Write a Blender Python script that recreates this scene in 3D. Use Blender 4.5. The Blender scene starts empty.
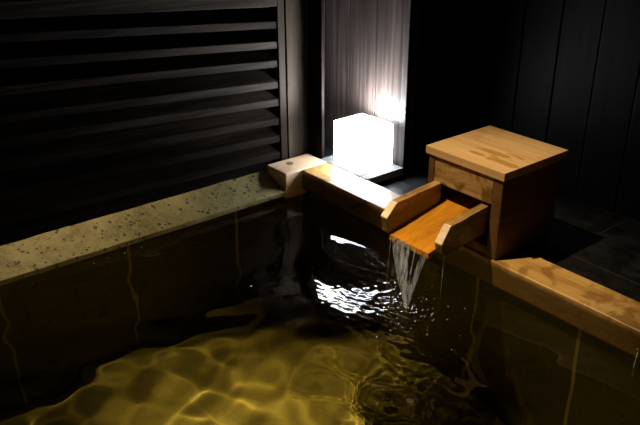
import bpy, bmesh, math, random
import numpy as np
from mathutils import Vector, Matrix, noise as mnoise

random.seed(7)
SC = bpy.context.scene
COL = SC.collection

# ------------------------------------------------------------------ helpers
def link(o):
    COL.objects.link(o)
    return o

def thing(name, label, cat, loc=(0, 0, 0), group=None):
    o = link(bpy.data.objects.new(name, None))
    o.empty_display_size = 0.05
    o.location = loc
    o['label'] = label
    o['category'] = cat
    if group:
        o['group'] = group
    return o

def tag(o, label, cat, group=None, kind=None):
    o['label'] = label
    o['category'] = cat
    if group:
        o['group'] = group
    if kind:
        o['kind'] = kind
    return o

def world_loc(o):
    v = Vector((0, 0, 0))
    while o is not None:
        v += Vector(o.location)
        o = o.parent
    return v

def obj(name, bm, m, parent=None, at=None, smooth=False, label=None):
    """one mesh object; bm is in world coordinates"""
    me = bpy.data.meshes.new(name)
    org = Vector(at) if at is not None else (world_loc(parent) if parent else Vector((0, 0, 0)))
    bmesh.ops.translate(bm, verts=bm.verts, vec=-org)
    bmesh.ops.recalc_face_normals(bm, faces=bm.faces)
    bm.to_mesh(me)
    bm.free()
    if smooth:
        for p in me.polygons:
            p.use_smooth = True
    me.materials.append(m)
    o = link(bpy.data.objects.new(name, me))
    if parent:
        o.parent = parent
        o.location = org - world_loc(parent)
    else:
        o.location = org
    if label:
        o['label'] = label
    o.cycles.is_caustics_receiver = True
    return o

def struct(name, bm, m):
    o = obj(name, bm, m)
    o['kind'] = 'structure'
    return o

def bevel(bm, w, seg=2):
    if w > 0:
        es = [e for e in bm.edges if len(e.link_faces) == 2 and e.calc_face_angle(0) > 0.5]
        bmesh.ops.bevel(bm, geom=es, offset=w, segments=seg, affect='EDGES', profile=0.6)

def hexa(c, bev=0.0, bm=None, seg=2):
    """box from 8 corners: bottom 4 (ccw) then top 4"""
    t = bmesh.new()
    v = [t.verts.new(p) for p in c]
    for f in ((3, 2, 1, 0), (4, 5, 6, 7), (0, 1, 5, 4), (1, 2, 6, 5), (2, 3, 7, 6), (3, 0, 4, 7)):
        t.faces.new([v[i] for i in f])
    bmesh.ops.recalc_face_normals(t, faces=t.faces)
    bevel(t, bev, seg)
    if bm is None:
        return t
    me = bpy.data.meshes.new('tmp')
    t.to_mesh(me)
    t.free()
    bm.from_mesh(me)
    bpy.data.meshes.remove(me)
    return bm

def box(x0, x1, y0, y1, z0, z1, bev=0.0, bm=None, seg=2):
    return hexa([(x0, y0, z0), (x1, y0, z0), (x1, y1, z0), (x0, y1, z0),
                 (x0, y0, z1), (x1, y0, z1), (x1, y1, z1), (x0, y1, z1)], bev, bm, seg)

def prism_x(pts_yz, x0, x1, bev=0.0, bm=None):
    """polygon in YZ extruded along X"""
    t = bmesh.new()
    a = [t.verts.new((x0, y, z)) for y, z in pts_yz]
    b = [t.verts.new((x1, y, z)) for y, z in pts_yz]
    t.faces.new(a)
    t.faces.new(b[::-1])
    n = len(a)
    for i in range(n):
        t.faces.new([a[i], b[i], b[(i + 1) % n], a[(i + 1) % n]])
    bmesh.ops.recalc_face_normals(t, faces=t.faces)
    bevel(t, bev)
    if bm is None:
        return t
    me = bpy.data.meshes.new('tmp')
    t.to_mesh(me)
    t.free()
    bm.from_mesh(me)
    bpy.data.meshes.remove(me)
    return bm

def roughen(bm, amp, scale, cuts=0, only=None):
    """hand-cut, worn look: push vertices about by a smooth noise"""
    if cuts:
        es = [e for e in bm.edges if e.calc_length() > 0.02]
        bmesh.ops.subdivide_edges(bm, edges=es, cuts=cuts, use_grid_fill=True)
    for v in bm.verts:
        if only is None or only(v.co):
            n = mnoise.noise_vector(v.co * scale)
            v.co += n * amp
    return bm

def tube(pts, rads, bm=None, seg=10, flat=1.0, flatdir=(1, 0, 0)):
    bm = bm or bmesh.new()
    rings = []
    n = len(pts)
    P = [Vector(p) for p in pts]
    for i, p in enumerate(P):
        t = (P[min(i + 1, n - 1)] - P[max(i - 1, 0)]).normalized()
        u = Vector(flatdir)
        u = (u - t * u.dot(t)).normalized()
        w = t.cross(u)
        r = rads[i] if isinstance(rads, (list, tuple)) else rads
        fl = flat[i] if isinstance(flat, (list, tuple)) else flat
        rings.append([bm.verts.new(p + u * (r * fl * math.cos(a)) + w * (r * math.sin(a)))
                      for a in [2 * math.pi * k / seg for k in range(seg)]])
    for i in range(n - 1):
        for k in range(seg):
            bm.faces.new([rings[i][k], rings[i][(k + 1) % seg], rings[i + 1][(k + 1) % seg], rings[i + 1][k]])
    bm.faces.new(rings[0][::-1])
    bm.faces.new(rings[-1])
    return bm

def ball(c, r, bm=None, sub=1, sc=(1, 1, 1)):
    bm = bm or bmesh.new()
    bmesh.ops.create_icosphere(bm, subdivisions=sub, radius=r,
                               matrix=Matrix.Translation(c) @ Matrix.Diagonal((*sc, 1)))
    return bm

def disc(c, r, h, bm=None, seg=24):
    bm = bm or bmesh.new()
    bmesh.ops.create_cone(bm, cap_ends=True, segments=seg, radius1=r, radius2=r, depth=h,
                          matrix=Matrix.Translation(c))
    return bm

# ------------------------------------------------------------------ materials
class NT:
    def __init__(s, name):
        s.m = bpy.data.materials.new(name)
        s.m.use_nodes = True
        s.t = s.m.node_tree
        s.t.nodes.clear()
        s.out = s.n('ShaderNodeOutputMaterial')
    def n(s, kind, **kw):
        x = s.t.nodes.new(kind)
        for k, v in kw.items():
            if hasattr(x, k):
                setattr(x, k, v)
            else:
                x.inputs[k].default_value = v
        return x
    def l(s, a, b):
        s.t.links.new(a, b)
    def coords(s, scale=(1, 1, 1), loc=(0, 0, 0), rot=(0, 0, 0)):
        tc = s.n('ShaderNodeTexCoord')
        mp = s.n('ShaderNodeMapping')
        mp.inputs['Scale'].default_value = scale
        mp.inputs['Location'].default_value = loc
        mp.inputs['Rotation'].default_value = rot
        s.l(tc.outputs['Object'], mp.inputs['Vector'])
        return mp.outputs['Vector']
    def noise(s, vec, scale=5, detail=4, rough=.55, dist=0):
        x = s.n('ShaderNodeTexNoise')
        x.inputs['Scale'].default_value = scale
        x.inputs['Detail'].default_value = detail
        x.inputs['Roughness'].default_value = rough
        x.inputs['Distortion'].default_value = dist
        s.l(vec, x.inputs['Vector'])
        return x.outputs['Fac']
    def ramp(s, fac, stops):
        x = s.n('ShaderNodeValToRGB')
        e = x.color_ramp.elements
        while len(e) > 1:
            e.remove(e[-1])
        e[0].position, c0 = stops[0]
        e[0].color = (*c0, 1) if len(c0) == 3 else c0
        for p, c in stops[1:]:
            k = e.new(p)
            k.color = (*c, 1)
        s.l(fac, x.inputs['Fac'])
        return x.outputs['Color']
    def mix(s, fac, a, b, mode='MIX'):
        x = s.n('ShaderNodeMix', data_type='RGBA', blend_type=mode)
        if isinstance(fac, (int, float)):
            x.inputs[0].default_value = fac
        else:
            s.l(fac, x.inputs[0])
        for i, v in ((6, a), (7, b)):
            if isinstance(v, tuple):
                x.inputs[i].default_value = (*v, 1)
            else:
                s.l(v, x.inputs[i])
        return x.outputs[2]
    def math(s, op, a, b=0.0, clamp=False):
        x = s.n('ShaderNodeMath', operation=op, use_clamp=clamp)
        for i, v in ((0, a), (1, b)):
            if isinstance(v, (int, float)):
                x.inputs[i].default_value = v
            else:
                s.l(v, x.inputs[i])
        return x.outputs[0]
    def rng(s, v, a, b, c=0.0, d=1.0):
        x = s.n('ShaderNodeMapRange', clamp=True)
        x.interpolation_type = 'SMOOTHSTEP'
        x.inputs[1].default_value = a
        x.inputs[2].default_value = b
        x.inputs[3].default_value = c
        x.inputs[4].default_value = d
        s.l(v, x.inputs[0])
        return x.outputs[0]
    def bsdf(s, color, rough=.6, spec=.5, coat=0, bump=None, bstr=.3, bdist=.002):
        b = s.n('ShaderNodeBsdfPrincipled')
        if isinstance(color, tuple):
            b.inputs['Base Color'].default_value = (*color, 1)
        else:
            s.l(color, b.inputs['Base Color'])
        if isinstance(rough, (int, float)):
            b.inputs['Roughness'].default_value = rough
        else:
            s.l(rough, b.inputs['Roughness'])
        b.inputs['Specular IOR Level'].default_value = spec
        b.inputs['Coat Weight'].default_value = coat
        b.inputs['Coat Roughness'].default_value = .12
        if bump is not None:
            bp = s.n('ShaderNodeBump')
            bp.inputs['Strength'].default_value = bstr
            bp.inputs['Distance'].default_value = bdist
            s.l(bump, bp.inputs['Height'])
            s.l(bp.outputs['Normal'], b.inputs['Normal'])
        s.l(b.outputs['BSDF'], s.out.inputs['Surface'])
        return b

def wood(name, light, mid, dark, axis='X', stain=.35, stain_col=(.18, .08, .015), rough=.5,
         coat=0.0, stain_scale=9.0, seed=0.0, blots=(), contrast=1.0, fine=1.0, bstr=.25, cut=None, sth=(.52, .66), wet=None):  # wet: damp zone with shade painted into its colour
    """straight-grained timber: grain runs along axis; blots are worn wet patches (cx, cy, rx, ry) in plan"""
    g = NT(name)
    st = {'X': (1.2, 22, 22), 'Y': (22, 1.2, 22), 'Z': (22, 22, 1.2)}[axis]
    v = g.coords(st, (seed, seed * .7, seed * .3))
    fac = g.noise(v, 1.6, 5, .55, .6)
    v2 = g.coords(tuple(a * 4.5 * fine for a in st), (seed, 0, 0))
    fac2 = g.noise(v2, 1.5, 3, .6, .2)
    f = g.math('ADD', g.math('MULTIPLY', fac, .7), g.math('MULTIPLY', fac2, .3))
    c = .5
    col = g.ramp(f, [(c - .16 / contrast, dark), (c - .02, mid), (c + .14 / contrast, light)])
    vs = g.coords((1, 1, 1), (seed, seed, 0))
    sn = g.noise(vs, stain_scale, 5, .6, .8)
    sm = g.rng(sn, *sth)
    col = g.mix(g.math('MULTIPLY', sm, stain), col, stain_col, 'MIX')
    if blots:
        tc = g.n('ShaderNodeTexCoord')
        nz = g.noise(g.coords(), 30, 3, .5)
        sep = g.n('ShaderNodeSeparateXYZ')
        g.l(tc.outputs['Object'], sep.inputs[0])
        tot = None
        for cx, cy, rx, ry in blots:
            dx = g.math('DIVIDE', g.math('SUBTRACT', sep.outputs[0], cx), rx)
            dy = g.math('DIVIDE', g.math('SUBTRACT', sep.outputs[1], cy), ry)
            d = g.math('SQRT', g.math('ADD', g.math('MULTIPLY', dx, dx), g.math('MULTIPLY', dy, dy)))
            d = g.math('ADD', d, g.math('MULTIPLY', g.math('SUBTRACT', nz, .5), 1.3))
            k = g.rng(d, .75, 1.15, 1.0, 0.0)
            tot = k if tot is None else g.math('MAXIMUM', tot, k)
        col = g.mix(g.math('MULTIPLY', tot, .75), col, stain_col)
    if wet:                                   # shade painted over damp wood below a line z = z0 + slope * y
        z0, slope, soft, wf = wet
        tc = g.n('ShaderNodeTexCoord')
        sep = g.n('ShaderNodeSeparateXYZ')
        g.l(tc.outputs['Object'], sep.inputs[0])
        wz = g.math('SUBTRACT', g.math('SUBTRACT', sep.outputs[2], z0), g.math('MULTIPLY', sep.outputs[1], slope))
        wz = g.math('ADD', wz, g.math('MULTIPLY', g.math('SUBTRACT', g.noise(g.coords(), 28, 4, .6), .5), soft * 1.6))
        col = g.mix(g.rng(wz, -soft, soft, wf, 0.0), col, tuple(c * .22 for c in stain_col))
    if cut:                                   # sawn end, pale end grain painted brighter as if lit: plane through two (y, z) points
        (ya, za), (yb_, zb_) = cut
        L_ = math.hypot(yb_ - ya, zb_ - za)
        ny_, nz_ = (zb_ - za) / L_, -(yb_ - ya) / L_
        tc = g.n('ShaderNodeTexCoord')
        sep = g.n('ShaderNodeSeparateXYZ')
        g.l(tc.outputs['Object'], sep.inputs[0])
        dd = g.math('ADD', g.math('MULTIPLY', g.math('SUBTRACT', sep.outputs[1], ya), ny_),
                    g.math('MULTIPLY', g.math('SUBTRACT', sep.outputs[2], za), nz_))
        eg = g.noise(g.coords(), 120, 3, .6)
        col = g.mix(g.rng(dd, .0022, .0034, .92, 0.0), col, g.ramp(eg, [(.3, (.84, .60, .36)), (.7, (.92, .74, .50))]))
    rr = g.rng(sm, 0, 1, rough, rough * .6)
    g.bsdf(col, rr, .45, coat, g.math('ADD', f, g.math('MULTIPLY', sn, .4)), bstr, .002)
    return g.m

def dark_timber(name, light, dark, axis, seed=0., rough=.55):
    g = NT(name)
    st = {'X': (.8, 30, 30), 'Y': (30, .8, 30), 'Z': (30, 30, .8)}[axis]
    f = g.noise(g.coords(st, (seed, seed, seed)), 1.5, 6, .6, .9)
    big = g.noise(g.coords({'X': (.6, 5, 5), 'Y': (5, .6, 5), 'Z': (5, 5, .6)}[axis], (seed, 3, 1)), 2.0, 2, .5, .4)
    col = g.ramp(f, [(.30, dark), (.52, tuple((a + b) / 2 for a, b in zip(light, dark))), (.70, light)])
    col = g.mix(g.rng(big, .35, .7, 0, .55), col, dark)
    g.bsdf(col, rough, .03, 0, f, .35, .002)
    return g.m

def stone(name, light, mid, dark, rough=.6, pits=True, joints=None, joint_col=(.45, .38, .16), wet=0):
    g = NT(name)
    v = g.coords()
    a = g.noise(v, 9, 6, .65, .3)
    b = g.noise(v, 85, 4, .7)
    col = g.ramp(a, [(.32, dark), (.5, mid), (.68, light)])
    col = g.mix(g.rng(b, .38, .68, 0, .5), col, light)
    spk = g.noise(v, 190, 2, .6)
    col = g.mix(g.rng(spk, .30, .40, .5, 0), col, dark)
    h = g.math('ADD', a, g.math('MULTIPLY', b, .6))
    if pits:
        vo = g.n('ShaderNodeTexVoronoi')
        vo.inputs['Scale'].default_value = 55
        vo.inputs['Randomness'].default_value = 1
        g.l(v, vo.inputs['Vector'])
        msk = g.noise(v, 26, 3, .6)
        thr = g.rng(msk, .42, .62, .05, .36)
        p = g.math('LESS_THAN', vo.outputs['Distance'], thr)
        p = g.math('MULTIPLY', p, g.rng(msk, .44, .50))
        v2 = g.n('ShaderNodeTexVoronoi')
        v2.inputs['Scale'].default_value = 130
        g.l(v, v2.inputs['Vector'])
        p2 = g.math('LESS_THAN', v2.outputs['Distance'], g.rng(g.noise(v, 60, 2, .5), .45, .65, .0, .34))
        p = g.math('MAXIMUM', p, g.math('MULTIPLY', p2, .7))
        col = g.mix(g.math('MULTIPLY', p, .8), col, tuple(x * .16 for x in dark))
        h = g.math('SUBTRACT', h, g.math('MULTIPLY', p, .8))
    if joints:
        tc = g.n('ShaderNodeTexCoord')
        sep = g.n('ShaderNodeSeparateXYZ')
        g.l(tc.outputs['Object'], sep.inputs[0])
        tot = None
        for ax, pos in joints:
            d = g.math('ABSOLUTE', g.math('SUBTRACT', sep.outputs['XYZ'.index(ax)], pos))
            k = g.rng(d, .0035, .0065, 1.0, 0.0)
            tot = k if tot is None else g.math('MAXIMUM', tot, k)
        col = g.mix(g.math('MULTIPLY', tot, .9), col, joint_col)
    g.bsdf(col, rough, .5, wet, h, .35, .004)
    return g.m

def plain(name, col, rough=.5, metal=0.0, spec=.5):
    g = NT(name)
    f = g.noise(g.coords(), 40, 3, .6)
    c = g.mix(g.rng(f, .3, .7, 0, .35), col, tuple(x * .6 for x in col))
    b = g.bsdf(c, rough, spec)
    b.inputs['Metallic'].default_value = metal
    return g.m

def glass(name, col, rough=0.0, ior=1.333):
    g = NT(name)
    x = g.n('ShaderNodeBsdfGlass', distribution='GGX')
    x.inputs['Color'].default_value = (*col, 1)
    x.inputs['Roughness'].default_value = rough
    x.inputs['IOR'].default_value = ior
    g.l(x.outputs[0], g.out.inputs['Surface'])
    return g.m

LIGHT_W = (.72, .46, .19); MID_W = (.60, .35, .12); DARK_W = (.44, .23, .06)
M = {}
M['lid'] = wood('hinoki_lid', (.68, .44, .21), (.60, .37, .16), (.48, .27, .095), 'X', .15, (.36, .16, .018), .42, .0, 6, 2.0,
blots=((.020, -.030, .060, .013), (.085, -.070, .060, .015), (-.004, -.070, .030, .009), (.035, -.052, .018, .006), (.075, -.004, .030, .005), (.095, -.010, .015, .004)), contrast=.8)
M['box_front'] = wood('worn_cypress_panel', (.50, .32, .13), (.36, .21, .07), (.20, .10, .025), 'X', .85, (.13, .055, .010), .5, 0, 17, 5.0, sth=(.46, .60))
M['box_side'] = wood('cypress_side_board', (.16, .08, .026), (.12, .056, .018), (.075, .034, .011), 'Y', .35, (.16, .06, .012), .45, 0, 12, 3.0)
M['post_end'] = wood('worn_board_end', (.58, .38, .17), (.45, .27, .10), (.24, .12, .03), 'Z', .6, (.15, .07, .015), .5, 0, 30, 4.0)
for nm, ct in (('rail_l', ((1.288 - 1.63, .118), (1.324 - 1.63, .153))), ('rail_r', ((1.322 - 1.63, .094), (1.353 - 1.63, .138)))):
    M[nm] = wood('worn_spout_rail', (.60, .36, .12), (.40, .22, .055), (.20, .10, .022), 'Y', .6, (.15, .065, .010), .45, .15, 26, 7.0, cut=ct, wet=(.128 + .33 * .185 - .003, (.185), .012, .62))  # lit chamfers and shaded lower sides are put into the colour
M['trough'] = wood('wet_cypress_trough', (.60, .26, .018), (.50, .195, .012), (.30, .10, .006), 'Y', .2, (.36, .12, .008), .22, .6, 14, 1.0, contrast=.8)
M['kerb'] = wood('cypress_kerb', (.60, .36, .12), (.50, .28, .08), (.36, .18, .04), 'X', .7, (.22, .10, .018), .45, .1, 11, 1.5, sth=(.48, .62), wet=(-.010, 0, .010, .88))  # shade of the damp front face is painted into the wood colour
M['block'] = wood('cypress_block', (.84, .60, .40), (.74, .50, .31), (.58, .35, .18), 'Y', .2, (.28, .14, .05), .5, 0, 10, 8.5)
M['plug'] = plain('dowel_plug_wood', (.26, .13, .06), .6)
M['slat'] = dark_timber('charred_slat', (.036, .026, .019), (.0025, .0018, .0014), 'Y', 1.0)
M['stile'] = dark_timber('charred_stile', (.042, .031, .022), (.008, .006, .004), 'Z', 2.0)
M['post'] = dark_timber('weathered_post', (.055, .041, .029), (.013, .0095, .007), 'Z', 5.0)
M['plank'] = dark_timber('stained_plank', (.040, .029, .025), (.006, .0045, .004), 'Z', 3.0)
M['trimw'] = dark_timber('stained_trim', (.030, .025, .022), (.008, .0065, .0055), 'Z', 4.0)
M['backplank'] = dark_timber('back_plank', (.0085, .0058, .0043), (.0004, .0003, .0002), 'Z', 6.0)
M['blackboard'] = dark_timber('blackened_board', (.012, .008, .006), (.003, .002, .002), 'Z', 12.0)
M['shelf'] = dark_timber('shelf_board', (.20, .20, .20), (.09, .09, .095), 'Y', 9.0)
M['stone'] = stone('pitted_olive_stone', (.50, .41, .175), (.36, .295, .115), (.18, .14, .048), .6)
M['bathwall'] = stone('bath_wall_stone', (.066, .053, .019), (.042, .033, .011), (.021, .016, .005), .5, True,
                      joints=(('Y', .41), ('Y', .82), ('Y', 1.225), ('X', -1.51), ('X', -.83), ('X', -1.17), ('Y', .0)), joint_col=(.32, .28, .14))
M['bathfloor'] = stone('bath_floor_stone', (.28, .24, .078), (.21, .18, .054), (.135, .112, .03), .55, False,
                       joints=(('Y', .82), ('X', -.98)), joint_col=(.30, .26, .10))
M['chrome'] = plain('bead_chain_metal', (.75, .73, .68), .18, 1.0)
M['lampbase'] = plain('lantern_base_wood', (.16, .11, .07), .5)

def tile_floor():
    g = NT('dark_slate_tiles')
    v = g.coords()
    a = g.noise(v, 14, 5, .6, .3)
    col = g.ramp(a, [(.3, (.004, .004, .0045)), (.7, (.010, .0103, .011))])
    tc = g.n('ShaderNodeTexCoord')
    sep = g.n('ShaderNodeSeparateXYZ')
    g.l(tc.outputs['Object'], sep.inputs[0])
    tot = None
    for ax, pos, per in (('X', -1.06, .35), ('Y', 2.115, .35)):
        t = g.math('DIVIDE', g.math('SUBTRACT', sep.outputs['XY'.index(ax)], pos), per)
        fr = g.math('ABSOLUTE', g.math('SUBTRACT', t, g.math('ROUND', t)))
        k = g.rng(fr, .006, .012, 1.0, 0.0)
        tot = k if tot is None else g.math('MAXIMUM', tot, k)
    col = g.mix(tot, col, (.020, .018, .016))
    rr = g.rng(a, .3, .7, .28, .5)
    g.bsdf(col, rr, .5, 0, g.math('SUBTRACT', a, tot), .3, .002)
    return g.m
M['floor'] = tile_floor()

def paper_light(name, strength):
    g = NT(name)
    e = g.n('ShaderNodeEmission')
    e.inputs['Color'].default_value = (.86, .93, 1.0, 1)
    e.inputs['Strength'].default_value = strength
    g.l(e.outputs[0], g.out.inputs['Surface'])
    return g.m
M['paper'] = paper_light('lit_lantern_paper', 25.0)
M['lamp'] = paper_light('lantern_light_panel', 700.0)
def water_mat():
    g = NT('bath_water')
    rf = g.n('ShaderNodeBsdfRefraction')
    rf.inputs['Color'].default_value = (.93, .87, .50, 1)
    rf.inputs['Roughness'].default_value = 0
    rf.inputs['IOR'].default_value = 1.333
    gl = g.n('ShaderNodeBsdfGlossy')
    gl.inputs['Color'].default_value = (1, 1, 1, 1)
    gl.inputs['Roughness'].default_value = 0
    fr = g.n('ShaderNodeFresnel')
    fr.inputs['IOR'].default_value = 1.333
    mx = g.n('ShaderNodeMixShader')
    g.l(fr.outputs[0], mx.inputs[0]); g.l(rf.outputs[0], mx.inputs[1]); g.l(gl.outputs[0], mx.inputs[2])
    g.l(mx.outputs[0], g.out.inputs['Surface'])
    return g.m
M['water'] = water_mat()
M['stream'] = glass('falling_water', (1, .99, .97), .04)
def aerated(name, k):
    g = NT(name)
    x = g.n('ShaderNodeBsdfGlass')
    x.inputs['IOR'].default_value = 1.333
    x.inputs['Roughness'].default_value = .05
    dfs = g.n('ShaderNodeBsdfDiffuse')
    dfs.inputs['Color'].default_value = (.9, .92, .95, 1)
    tr_ = g.n('ShaderNodeBsdfTranslucent')
    tr_.inputs['Color'].default_value = (.9, .92, .95, 1)
    a = g.n('ShaderNodeMixShader')
    a.inputs[0].default_value = .5
    g.l(dfs.outputs[0], a.inputs[1]); g.l(tr_.outputs[0], a.inputs[2])
    b = g.n('ShaderNodeMixShader')
    f = g.noise(g.coords((1, 1, .10)), 130, 2, .5)
    g.l(g.rng(f, .38, .66, k * .15, k * 1.5), b.inputs[0])
    g.l(x.outputs[0], b.inputs[1]); g.l(a.outputs[0], b.inputs[2])
    g.l(b.outputs[0], g.out.inputs['Surface'])
    return g.m
M['aerated'] = aerated('aerated_water', .17)
M['foam'] = aerated('foam_water', .5)  # whitened water: bubbles, and the painted glints of the splash

# ------------------------------------------------------------------ the setting
WATER = -.095
FLOOR = -.04
BED = -.80
LX = -2.13                    # face of the louvred shutter
PW = .146                     # plank width of the timber walls

def plank_wall_y(x0, x1, y, z0, z1, seam, thick=.022, gap=.004):
    bm = bmesh.new()
    k0 = math.floor((x0 - seam) / PW)
    x = seam + k0 * PW
    while x < x1 - 1e-4:
        a, b = max(x + gap / 2, x0), min(x + PW - gap / 2, x1)
        if b - a > .01:
            dy = random.uniform(-.0012, .0012)
            box(a, b, y + dy, y + thick, z0, z1, .0025, bm)
        x += PW
    box(x0, x1, y + thick - .004, y + thick + .012, z0, z1, 0, bm)
    return bm

struct('wall_corner', plank_wall_y(-2.46, -1.804, 1.81, FLOOR, 2.3, -2.235), M['plank'])
struct('trim_1', box(-1.801, -1.774, 1.803, 1.85, FLOOR, 2.3, .003), M['trimw'])
struct('trim_2', box(-2.122, -2.036, 1.634, 1.646, FLOOR, 2.3, .002), M['blackboard'])
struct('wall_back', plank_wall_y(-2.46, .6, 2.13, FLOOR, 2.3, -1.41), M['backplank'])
bmw = bmesh.new()
y = -.6
while y < 2.13:
    box(-2.485, -2.46, y + .002, min(y + PW, 2.165) - .002, FLOOR - .2, 2.3, .002, bmw)
    y += PW
struct('wall_left', bmw, M['plank'])
struct('floor', box(-2.46, .6, 1.64, 2.16, FLOOR - .08, FLOOR, 0), M['floor'])

# ------------------------------------------------------------------ sunken bath
basin = thing('bath_basin', 'sunken bath lined with dark olive stone slabs with pale joints, under the water', 'bath', (-1.0, .5, BED))
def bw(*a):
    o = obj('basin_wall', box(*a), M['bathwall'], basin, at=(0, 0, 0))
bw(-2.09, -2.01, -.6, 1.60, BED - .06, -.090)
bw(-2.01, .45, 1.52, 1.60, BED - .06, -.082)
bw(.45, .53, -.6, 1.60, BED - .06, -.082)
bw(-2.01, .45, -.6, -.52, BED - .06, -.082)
obj('basin_floor', box(-2.01, .45, -.52, 1.52, BED - .06, BED), M['bathfloor'], basin, at=(0, 0, 0))

# stone kerb: top falls towards the water
bm = bmesh.new()
hexa([(-2.115, -.6, -.10), (-1.99, -.6, -.083), (-1.99, 1.428, -.083), (-2.115, 1.428, -.10),
      (-2.115, -.6, -.020), (-1.99, -.6, -.066), (-1.99, 1.428, -.066), (-2.115, 1.428, -.020)], .003, bm)
es = [e for e in bm.edges if e.calc_length() > .5]
bmesh.ops.subdivide_edges(bm, edges=es, cuts=90)
roughen(bm, .0022, 17, only=lambda c: c.z > -.08)
tag(obj('stone_kerb', bm, M['stone']), 'long pitted olive stone kerb along the bath below the louvred shutter', 'kerb')

# cypress kerb
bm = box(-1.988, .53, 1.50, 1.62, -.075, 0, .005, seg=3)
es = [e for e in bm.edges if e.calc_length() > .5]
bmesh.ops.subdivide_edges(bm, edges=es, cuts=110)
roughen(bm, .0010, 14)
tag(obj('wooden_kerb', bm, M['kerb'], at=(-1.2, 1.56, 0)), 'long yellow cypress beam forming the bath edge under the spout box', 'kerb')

blk = thing('kerb_corner_block', 'short cypress block with round plug at the bath corner, end of stone kerb', 'block', (-2.05, 1.525, -.10))
bm = box(-2.108, -1.990, 1.43, 1.62, -.10, .001, .004, seg=3)
obj('block', bm, M['block'], blk)
obj('plug', disc((-2.066, 1.505, .0002), .0135, .004), M['plug'], blk, label='dark round dowel plug')

# ------------------------------------------------------------------ louvred shutter
sh = thing('louvred_shutter', 'dark louvred timber shutter with slanting slats behind the stone kerb', 'shutter', (LX, .5, -.10))
Y0, Y1 = -.55, 1.514
obj('stile', box(LX - .055, LX, Y1, 1.543, -.10, 1.0, .002), M['stile'], sh)
obj('stile', box(LX - .055, LX, Y0 - .03, Y0, -.10, 1.1, .002), M['stile'], sh)
def lean(y, z, t):
    return z + (1.5 - y) * t
def slat_bm(zc, t, xf, h=.026, depth=.052, rise=.042, th=.020):
    bm = bmesh.new()
    sec = [(xf, 0), (xf, h), (xf - depth, h + rise), (xf - depth, h + rise - th)]
    a = [bm.verts.new((x, Y0, lean(Y0, zc + z, t))) for x, z in sec]
    b = [bm.verts.new((x, Y1, lean(Y1, zc + z, t))) for x, z in sec]
    bm.faces.new(a); bm.faces.new(b[::-1])
    for i in range(4):
        bm.faces.new([a[i], b[i], b[(i + 1) % 4], a[(i + 1) % 4]])
    bmesh.ops.recalc_face_normals(bm, faces=bm.faces)
    bevel(bm, .0015, 1)
    return bm
zs = [(.486, .086), (.416, .084), (.349, .076), (.272, .072), (.206, .070), (.134, .066), (.066, .050), (.000, .030), (-.062, .012)]
for z, t in zs:
    obj('slat', slat_bm(z - .003, t, LX - .006), M['slat'], sh)
for k in range(1, 5):
    obj('slat', slat_bm(.60 + .072 * k, .080, LX - .006), M['slat'], sh)
# rails
bm = bmesh.new()
z = .560
hexa([(LX - .05, Y0, lean(Y0, z, .072)), (LX, Y0, lean(Y0, z, .072)), (LX, Y1, lean(Y1, z, .072)), (LX - .05, Y1, lean(Y1, z, .072)),
      (LX - .05, Y0, lean(Y0, z + .045, .072)), (LX, Y0, lean(Y0, z + .045, .072)), (LX, Y1, lean(Y1, z + .045, .072)), (LX - .05, Y1, lean(Y1, z + .045, .072))], .002, bm)
obj('rail', bm, M['slat'], sh)
obj('rail', box(LX - .05, LX, Y0, Y1, .98, 1.04, .002), M['slat'], sh)

tag(obj('corner_post', box(-2.22, LX + .006, 1.545, 1.636, -.10, 2.3, .003), M['post']),
    'square weathered timber post between the louvred shutter and the plank wall', 'post')

# ------------------------------------------------------------------ lantern and its shelf
tag(obj('lantern_shelf', box(-2.034, -1.770, 1.6225, 1.800, FLOOR + .012, 0, .002), M['shelf'], at=(-1.95, 1.71, 0)),
    'low dark shelf board under the glowing lantern, behind the wooden kerb', 'shelf')
lan = thing('box_lantern', 'brightly glowing white box lantern standing in the corner behind the wooden kerb', 'lamp', (-1.905, 1.715, 0))
obj('base', box(-1.985, -1.825, 1.658, 1.787, 0, .003, .0005), M['lampbase'], lan)
obj('shade', box(-1.990, -1.820, 1.653, 1.792, .003, .155, .003), M['paper'], lan, label='glowing white shade')
obj('light_panel', box(-1.935, -1.832, 1.675, 1.786, .1552, .158, .0), M['lamp'], lan, label='brightest white top')

# ------------------------------------------------------------------ spout box
BX, BY = -1.24, 1.63
sb = thing('spout_box', 'square cypress box with a lid and open spout, astride the wooden kerb', 'water spout', (BX, BY, 0))
lid = obj('lid', box(-1.386, -1.101, 1.499, 1.782, .241, .265, .0018), M['lid'], sb, label='flat tan lid with damp brown patches')
YF = 1.504
obj('front_panel', roughen(box(-1.354, -1.139, YF + .001, YF + .020, .160, .240, .003), .0015, 30, 5), M['box_front'], sb)
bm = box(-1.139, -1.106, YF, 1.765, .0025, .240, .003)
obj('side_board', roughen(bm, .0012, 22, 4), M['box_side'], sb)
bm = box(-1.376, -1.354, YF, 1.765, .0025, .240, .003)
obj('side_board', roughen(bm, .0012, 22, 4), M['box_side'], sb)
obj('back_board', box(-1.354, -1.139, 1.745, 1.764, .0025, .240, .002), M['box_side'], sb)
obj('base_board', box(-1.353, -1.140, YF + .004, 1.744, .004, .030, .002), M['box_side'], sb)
obj('foot', box(-1.37, -1.11, 1.665, 1.755, FLOOR, 0.0022, .002), M['box_side'], sb)

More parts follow.
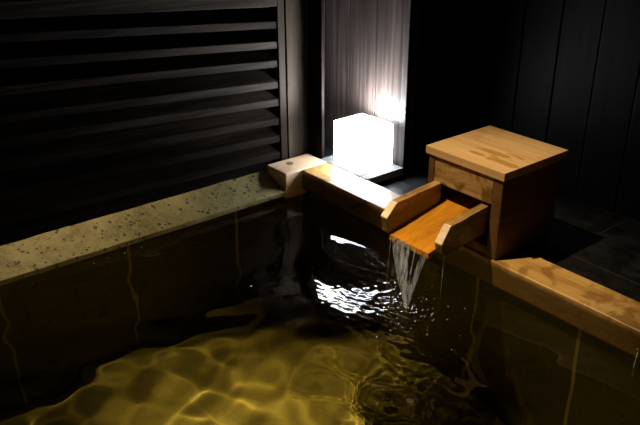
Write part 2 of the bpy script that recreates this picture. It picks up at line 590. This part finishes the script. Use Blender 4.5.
# trough: falls towards the bath
def tz(y):
    return .066 + (y - 1.298) * .185
yb, yf = 1.68, 1.300
tr = obj('trough', roughen(prism_x([(yf, tz(yf)), (yf, tz(yf) - .018), (1.50, tz(1.5) - .022), (yb, tz(yb) - .022), (yb, tz(yb))],
                          -1.322, -1.170, .002), .0006, 40, 3), M['trough'], sb, label='wet orange trough floor')
def rail(x0, x1, y_tip, z_tip, y_sh, z_sh, zr, zb_tip, zb_r):
    pts = [(y_tip, z_tip), (y_tip + .006, zb_tip + .008), (y_tip + .024, zb_tip), (YF - .001, zb_r), (YF - .001, zr), (y_sh, z_sh)]
    bm = prism_x(pts, x0, x1, .002)
    es = [e for e in bm.edges if e.calc_length() > .03]
    bmesh.ops.subdivide_edges(bm, edges=es, cuts=7)
    bmesh.ops.triangulate(bm, faces=[f for f in bm.faces if len(f.verts) > 4])
    roughen(bm, .0016, 38)
    return bm
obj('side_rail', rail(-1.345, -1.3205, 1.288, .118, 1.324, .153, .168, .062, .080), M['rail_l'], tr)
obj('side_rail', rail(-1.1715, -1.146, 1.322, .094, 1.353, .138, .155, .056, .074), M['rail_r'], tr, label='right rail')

# ------------------------------------------------------------------ water
FX, FYY = -1.190, 1.248            # where the stream lands
def axis_grid(a, b, f0, f1, fine, coarse):
    lo = np.arange(a, f0, coarse); mid = np.arange(f0, f1, fine); hi = np.arange(f1, b, coarse)
    return np.concatenate([lo, mid, hi, [b]])
gx = axis_grid(-2.0095, .4495, -1.80, -.95, .0030, .0085)
gy = axis_grid(-.5195, 1.5195, .90, 1.5195 - .001, .0030, .0085)
X, Y = np.meshgrid(gx, gy, indexing='ij')
rs = np.random.RandomState(11)
def swell(lam0, lam1, n, amp, dirc, spread):
    z = np.zeros_like(X)
    for i in range(n):
        lam = lam0 * (lam1 / lam0) ** rs.rand()
        th = dirc + spread * (rs.rand() - .5) * 2
        ph = rs.rand() * 6.283
        k = 2 * np.pi / lam
        z += amp * (lam / lam1) ** 1.6 / math.sqrt(n) * np.sin(k * (X * math.cos(th) + Y * math.sin(th)) + ph)
    return z
def sstep(a, b, v):
    t = np.clip((v - a) / (b - a), 0, 1)
    return t * t * (3 - 2 * t)
R = np.hypot(X - FX, Y - FYY)
Z = np.zeros_like(X)
# gentle wandering swell in the open part of the bath, calmer under the kerbs
openw = (.30 + .70 * sstep(1.25, .75, Y)) * (.58 + .42 * sstep(-1.60, -1.30, X))
Z += openw * swell(.16, .40, 9, .0090, 3.9, 1.3)
Z += openw * swell(.08, .16, 8, .0042, 4.2, 1.6)
# two heaped wavelets beside the falling water
def wavelet(cx, cy, rx, ry, sx, sy):
    return (sx * (X - cx) + sy * (Y - cy)) * np.exp(-((X - cx) / rx) ** 2 - ((Y - cy) / ry) ** 2)
Z += wavelet(-1.335, 1.150, .17, .14, .09, -.19)
Z += wavelet(-1.53, 1.29, .05, .045, -.02, -.12)
# rings spreading from the falling water, ragged with direction
ang = np.arctan2(Y - FYY, X - FX)
rag = .010 * np.sin(3 * ang + 1) + .006 * np.sin(7 * ang + 2.2)
Z += .0008 * np.exp(-R / .13) * np.cos(2 * np.pi * (R + rag) / .052) * sstep(.02, .06, R)
Z += .0026 * np.exp(-(R / .22) ** 2) * sstep(-1.02, -1.2, X) * sstep(1.0, 1.11, Y) * swell(.016, .045, 14, 1.0, 0, 3.14)
Z += .0022 * np.exp(-(R / .085) ** 2) * swell(.014, .034, 16, 1.0, 0, 3.14)
Z -= .003 * np.exp(-(R / .018) ** 2)
Z += WATER
nx, ny = X.shape
verts = np.stack([X, Y, Z], -1).reshape(-1, 3)
ii = np.arange(nx * ny).reshape(nx, ny)
quads = np.stack([ii[:-1, :-1], ii[1:, :-1], ii[1:, 1:], ii[:-1, 1:]], -1).reshape(-1, 4)
me = bpy.data.meshes.new('bath_water')
me.vertices.add(len(verts)); me.vertices.foreach_set('co', verts.astype(np.float32).ravel())
me.loops.add(quads.size); me.loops.foreach_set('vertex_index', quads.astype(np.int32).ravel())
me.polygons.add(len(quads))
me.polygons.foreach_set('loop_start', np.arange(0, quads.size, 4, dtype=np.int32))
me.polygons.foreach_set('use_smooth', np.ones(len(quads), dtype=bool))
me.update(calc_edges=True); me.validate()
me.materials.append(M['water'])
wat = link(bpy.data.objects.new('bath_water', me))
tag(wat, 'rippling clear yellowish hot spring water filling the bath', 'water', kind='stuff')
wat.cycles.is_caustics_caster = True

# falling stream
st = thing('falling_water', 'thin streams of water falling from the spout into the bath', 'water', (FX, FYY, WATER))
def strand(p0, p1, p2, r0, r1, flat0=1.0, flat1=1.0, n=26, wob=.0015, fd=(1, 0, 0)):
    p0, p1, p2 = Vector(p0), Vector(p1), Vector(p2)
    pts, rad, fl = [], [], []
    s = random.random() * 50
    for i in range(n):
        t = i / (n - 1)
        p = p0 * (1 - t) ** 2 + p1 * 2 * t * (1 - t) + p2 * t * t
        w = mnoise.noise_vector(Vector((s, t * 9, 0)))
        pts.append(p + w * wob * min(1, t * 4))
        rad.append((r0 + (r1 - r0) * t) * (1 + .45 * mnoise.noise(Vector((s + 9, t * 14, 2)))))
        fl.append(flat0 + (flat1 - flat0) * t)
    return tube(pts, rad, seg=10, flat=fl, flatdir=fd)
zl = .066
yl = 1.297
W0 = WATER - .004
S = [  # left curtain gathering into the column, right ribbon joining it, single threads
    ((-1.309, yl, zl), (-1.303, 1.284, .02), (-1.303, 1.280, W0), .0012, .0008, 1.2, 1),
    ((-1.292, yl, zl), (-1.280, 1.280, .03), (-1.212, 1.262, W0), .0016, .0022, 7.5, 1.5),
    ((-1.272, yl, zl), (-1.262, 1.279, .03), (-1.204, 1.258, W0), .0018, .0030, 6.0, 1.5),
    ((-1.252, yl, zl), (-1.242, 1.277, .02), (-1.198, 1.254, W0), .0018, .0038, 5.0, 1.6),
    ((-1.238, yl, zl), (-1.232, 1.274, .02), (-1.192, 1.250, W0), .0010, .0030, 4.0, 1.4),
    ((-1.186, yl + .006, zl), (-1.194, 1.284, .02), (-1.206, 1.262, W0), .0018, .0030, 3.6, 1.6),
    ((-1.178, yl + .010, zl), (-1.188, 1.288, .02), (-1.200, 1.262, W0), .0012, .0022, 2.6, 1.4),
    ((-1.150, 1.340, .0545), (-1.150, 1.338, 0), (-1.149, 1.336, W0), .0010, .0007, 1.2, 1),
    ((-1.216, yl + .002, zl), (-1.216, 1.280, .0), (-1.196, 1.254, W0), .0008, .0024, 2.0, 1),
]
for a in S:
    obj('water_strand', strand(*a), M['aerated'], st, smooth=True)

# droplets round the splash, whitened to stand in for ripple glints, and a few stray bubbles
bm = bmesh.new()
for i in range(110):
    r = abs(random.gauss(0, .060)); a = random.uniform(0, 6.283)
    q = random.uniform(.0006, .0021)
    p = (FX + r * math.cos(a) * 1.3, FYY + r * math.sin(a), WATER + random.uniform(.001, .012) * max(0, 1 - r / .1) + q)
    ball(p, q, bm, 2, (1, 1, random.uniform(.7, 1.2)))
tag(obj('splash_droplets', bm, M['foam'], smooth=True), 'tiny droplets and painted white glints scattered where the stream hits the bath', 'water', kind='stuff')

# bubbles afloat
for i, (x, y, q) in enumerate(((-1.968, .690, .0030), (-1.972, .735, .0022), (-1.970, .792, .0034), (-1.962, .500, .0026), (-1.975, .850, .0020))):
    tag(obj('water_bubble', ball((x, y, WATER + q * .4), q, None, 2, (1, 1, .7)), M['foam'], at=(x, y, WATER), smooth=True),
        'tiny white bubble on the water close under the stone kerb', 'bubble', 'bubbles along the stone kerb')
x, y = -1.553, .985
tag(obj('water_bubble', ball((x, y, WATER + .0015), .0036, None, 2, (1, 1, .7)), M['foam'], at=(x, y, WATER), smooth=True),
    'lone tiny white bubble floating out in the open water of the bath', 'bubble')

# bead chain at the right end of the wooden kerb
ch = bmesh.new()
cx, cy = -.664, 1.4935
for i in range(15):
    ball((cx + .002 * math.sin(i * .8) + i * .0004, cy, -.046 - i * .0072), .0027, ch, 2)
tube([(cx, cy, -.044), (cx, cy, -.15)], .0007, ch, 6)
tag(obj('bead_chain', ch, M['chrome'], smooth=True), 'small metal bead chain hanging from the wooden kerb, far right', 'chain')

# ------------------------------------------------------------------ light
w = bpy.data.worlds.new('night')
SC.world = w
w.use_nodes = True
bg = w.node_tree.nodes['Background']
bg.inputs[0].default_value = (.55, .65, 1.0, 1)
bg.inputs[1].default_value = .0004

def spot(name, loc, target, energy, deg, blend, col):
    L = bpy.data.lights.new(name, 'SPOT')
    L.energy = energy
    L.color = col
    L.spot_size = math.radians(deg)
    L.spot_blend = blend
    L.shadow_soft_size = .022
    L.cycles.is_caustics_light = True
    o = link(bpy.data.objects.new(name, L))
    o.location = loc
    o.rotation_euler = (Vector(target) - Vector(loc)).to_track_quat('-Z', 'Y').to_euler()
WARM = (1.0, .80, .50)
spot('eaves_spot_bath', (-1.90, .50, 2.5), (-1.31, .80, -.095), 740, 27, 1.0, WARM)
spot('fill_spot_kerb', (-2.115, .45, 2.5), (-2.50, .60, -.05), 135, 35, .8, WARM)  # unseen spot, added only to brighten the stone kerb
spot('eaves_spot_box', (-1.62, .58, 2.5), (-1.12, 1.50, .05), 310, 24, 1.0, WARM)

# ------------------------------------------------------------------ camera
cam = bpy.data.cameras.new('camera')
cam.sensor_width = 36
cam.sensor_fit = 'HORIZONTAL'
cam.lens = 738.27 / 640 * 36
cam.clip_start = .01
co = link(bpy.data.objects.new('camera', cam))
yaw, pit, rol = math.radians(141.4408), math.radians(25.19467), math.radians(.2703)
f = Vector((math.cos(yaw) * math.cos(pit), math.sin(yaw) * math.cos(pit), -math.sin(pit)))
r = Vector((math.sin(yaw), -math.cos(yaw), 0))
d = f.cross(r)
r2 = r * math.cos(rol) + d * math.sin(rol)
d2 = -r * math.sin(rol) + d * math.cos(rol)
co.matrix_world = Matrix(((r2.x, -d2.x, -f.x, 0), (r2.y, -d2.y, -f.y, 0), (r2.z, -d2.z, -f.z, 1.0), (0, 0, 0, 1)))
SC.camera = co

vs = SC.view_settings
vs.view_transform = 'Standard'
vs.look = 'None'
vs.exposure = 0
vs.gamma = 1
vs.use_curve_mapping = False
SC.cycles.use_denoising = True
SC.cycles.sample_clamp_indirect = 4
SC.cycles.max_bounces = 14
SC.cycles.transmission_bounces = 10
SC.cycles.blur_glossy = .3
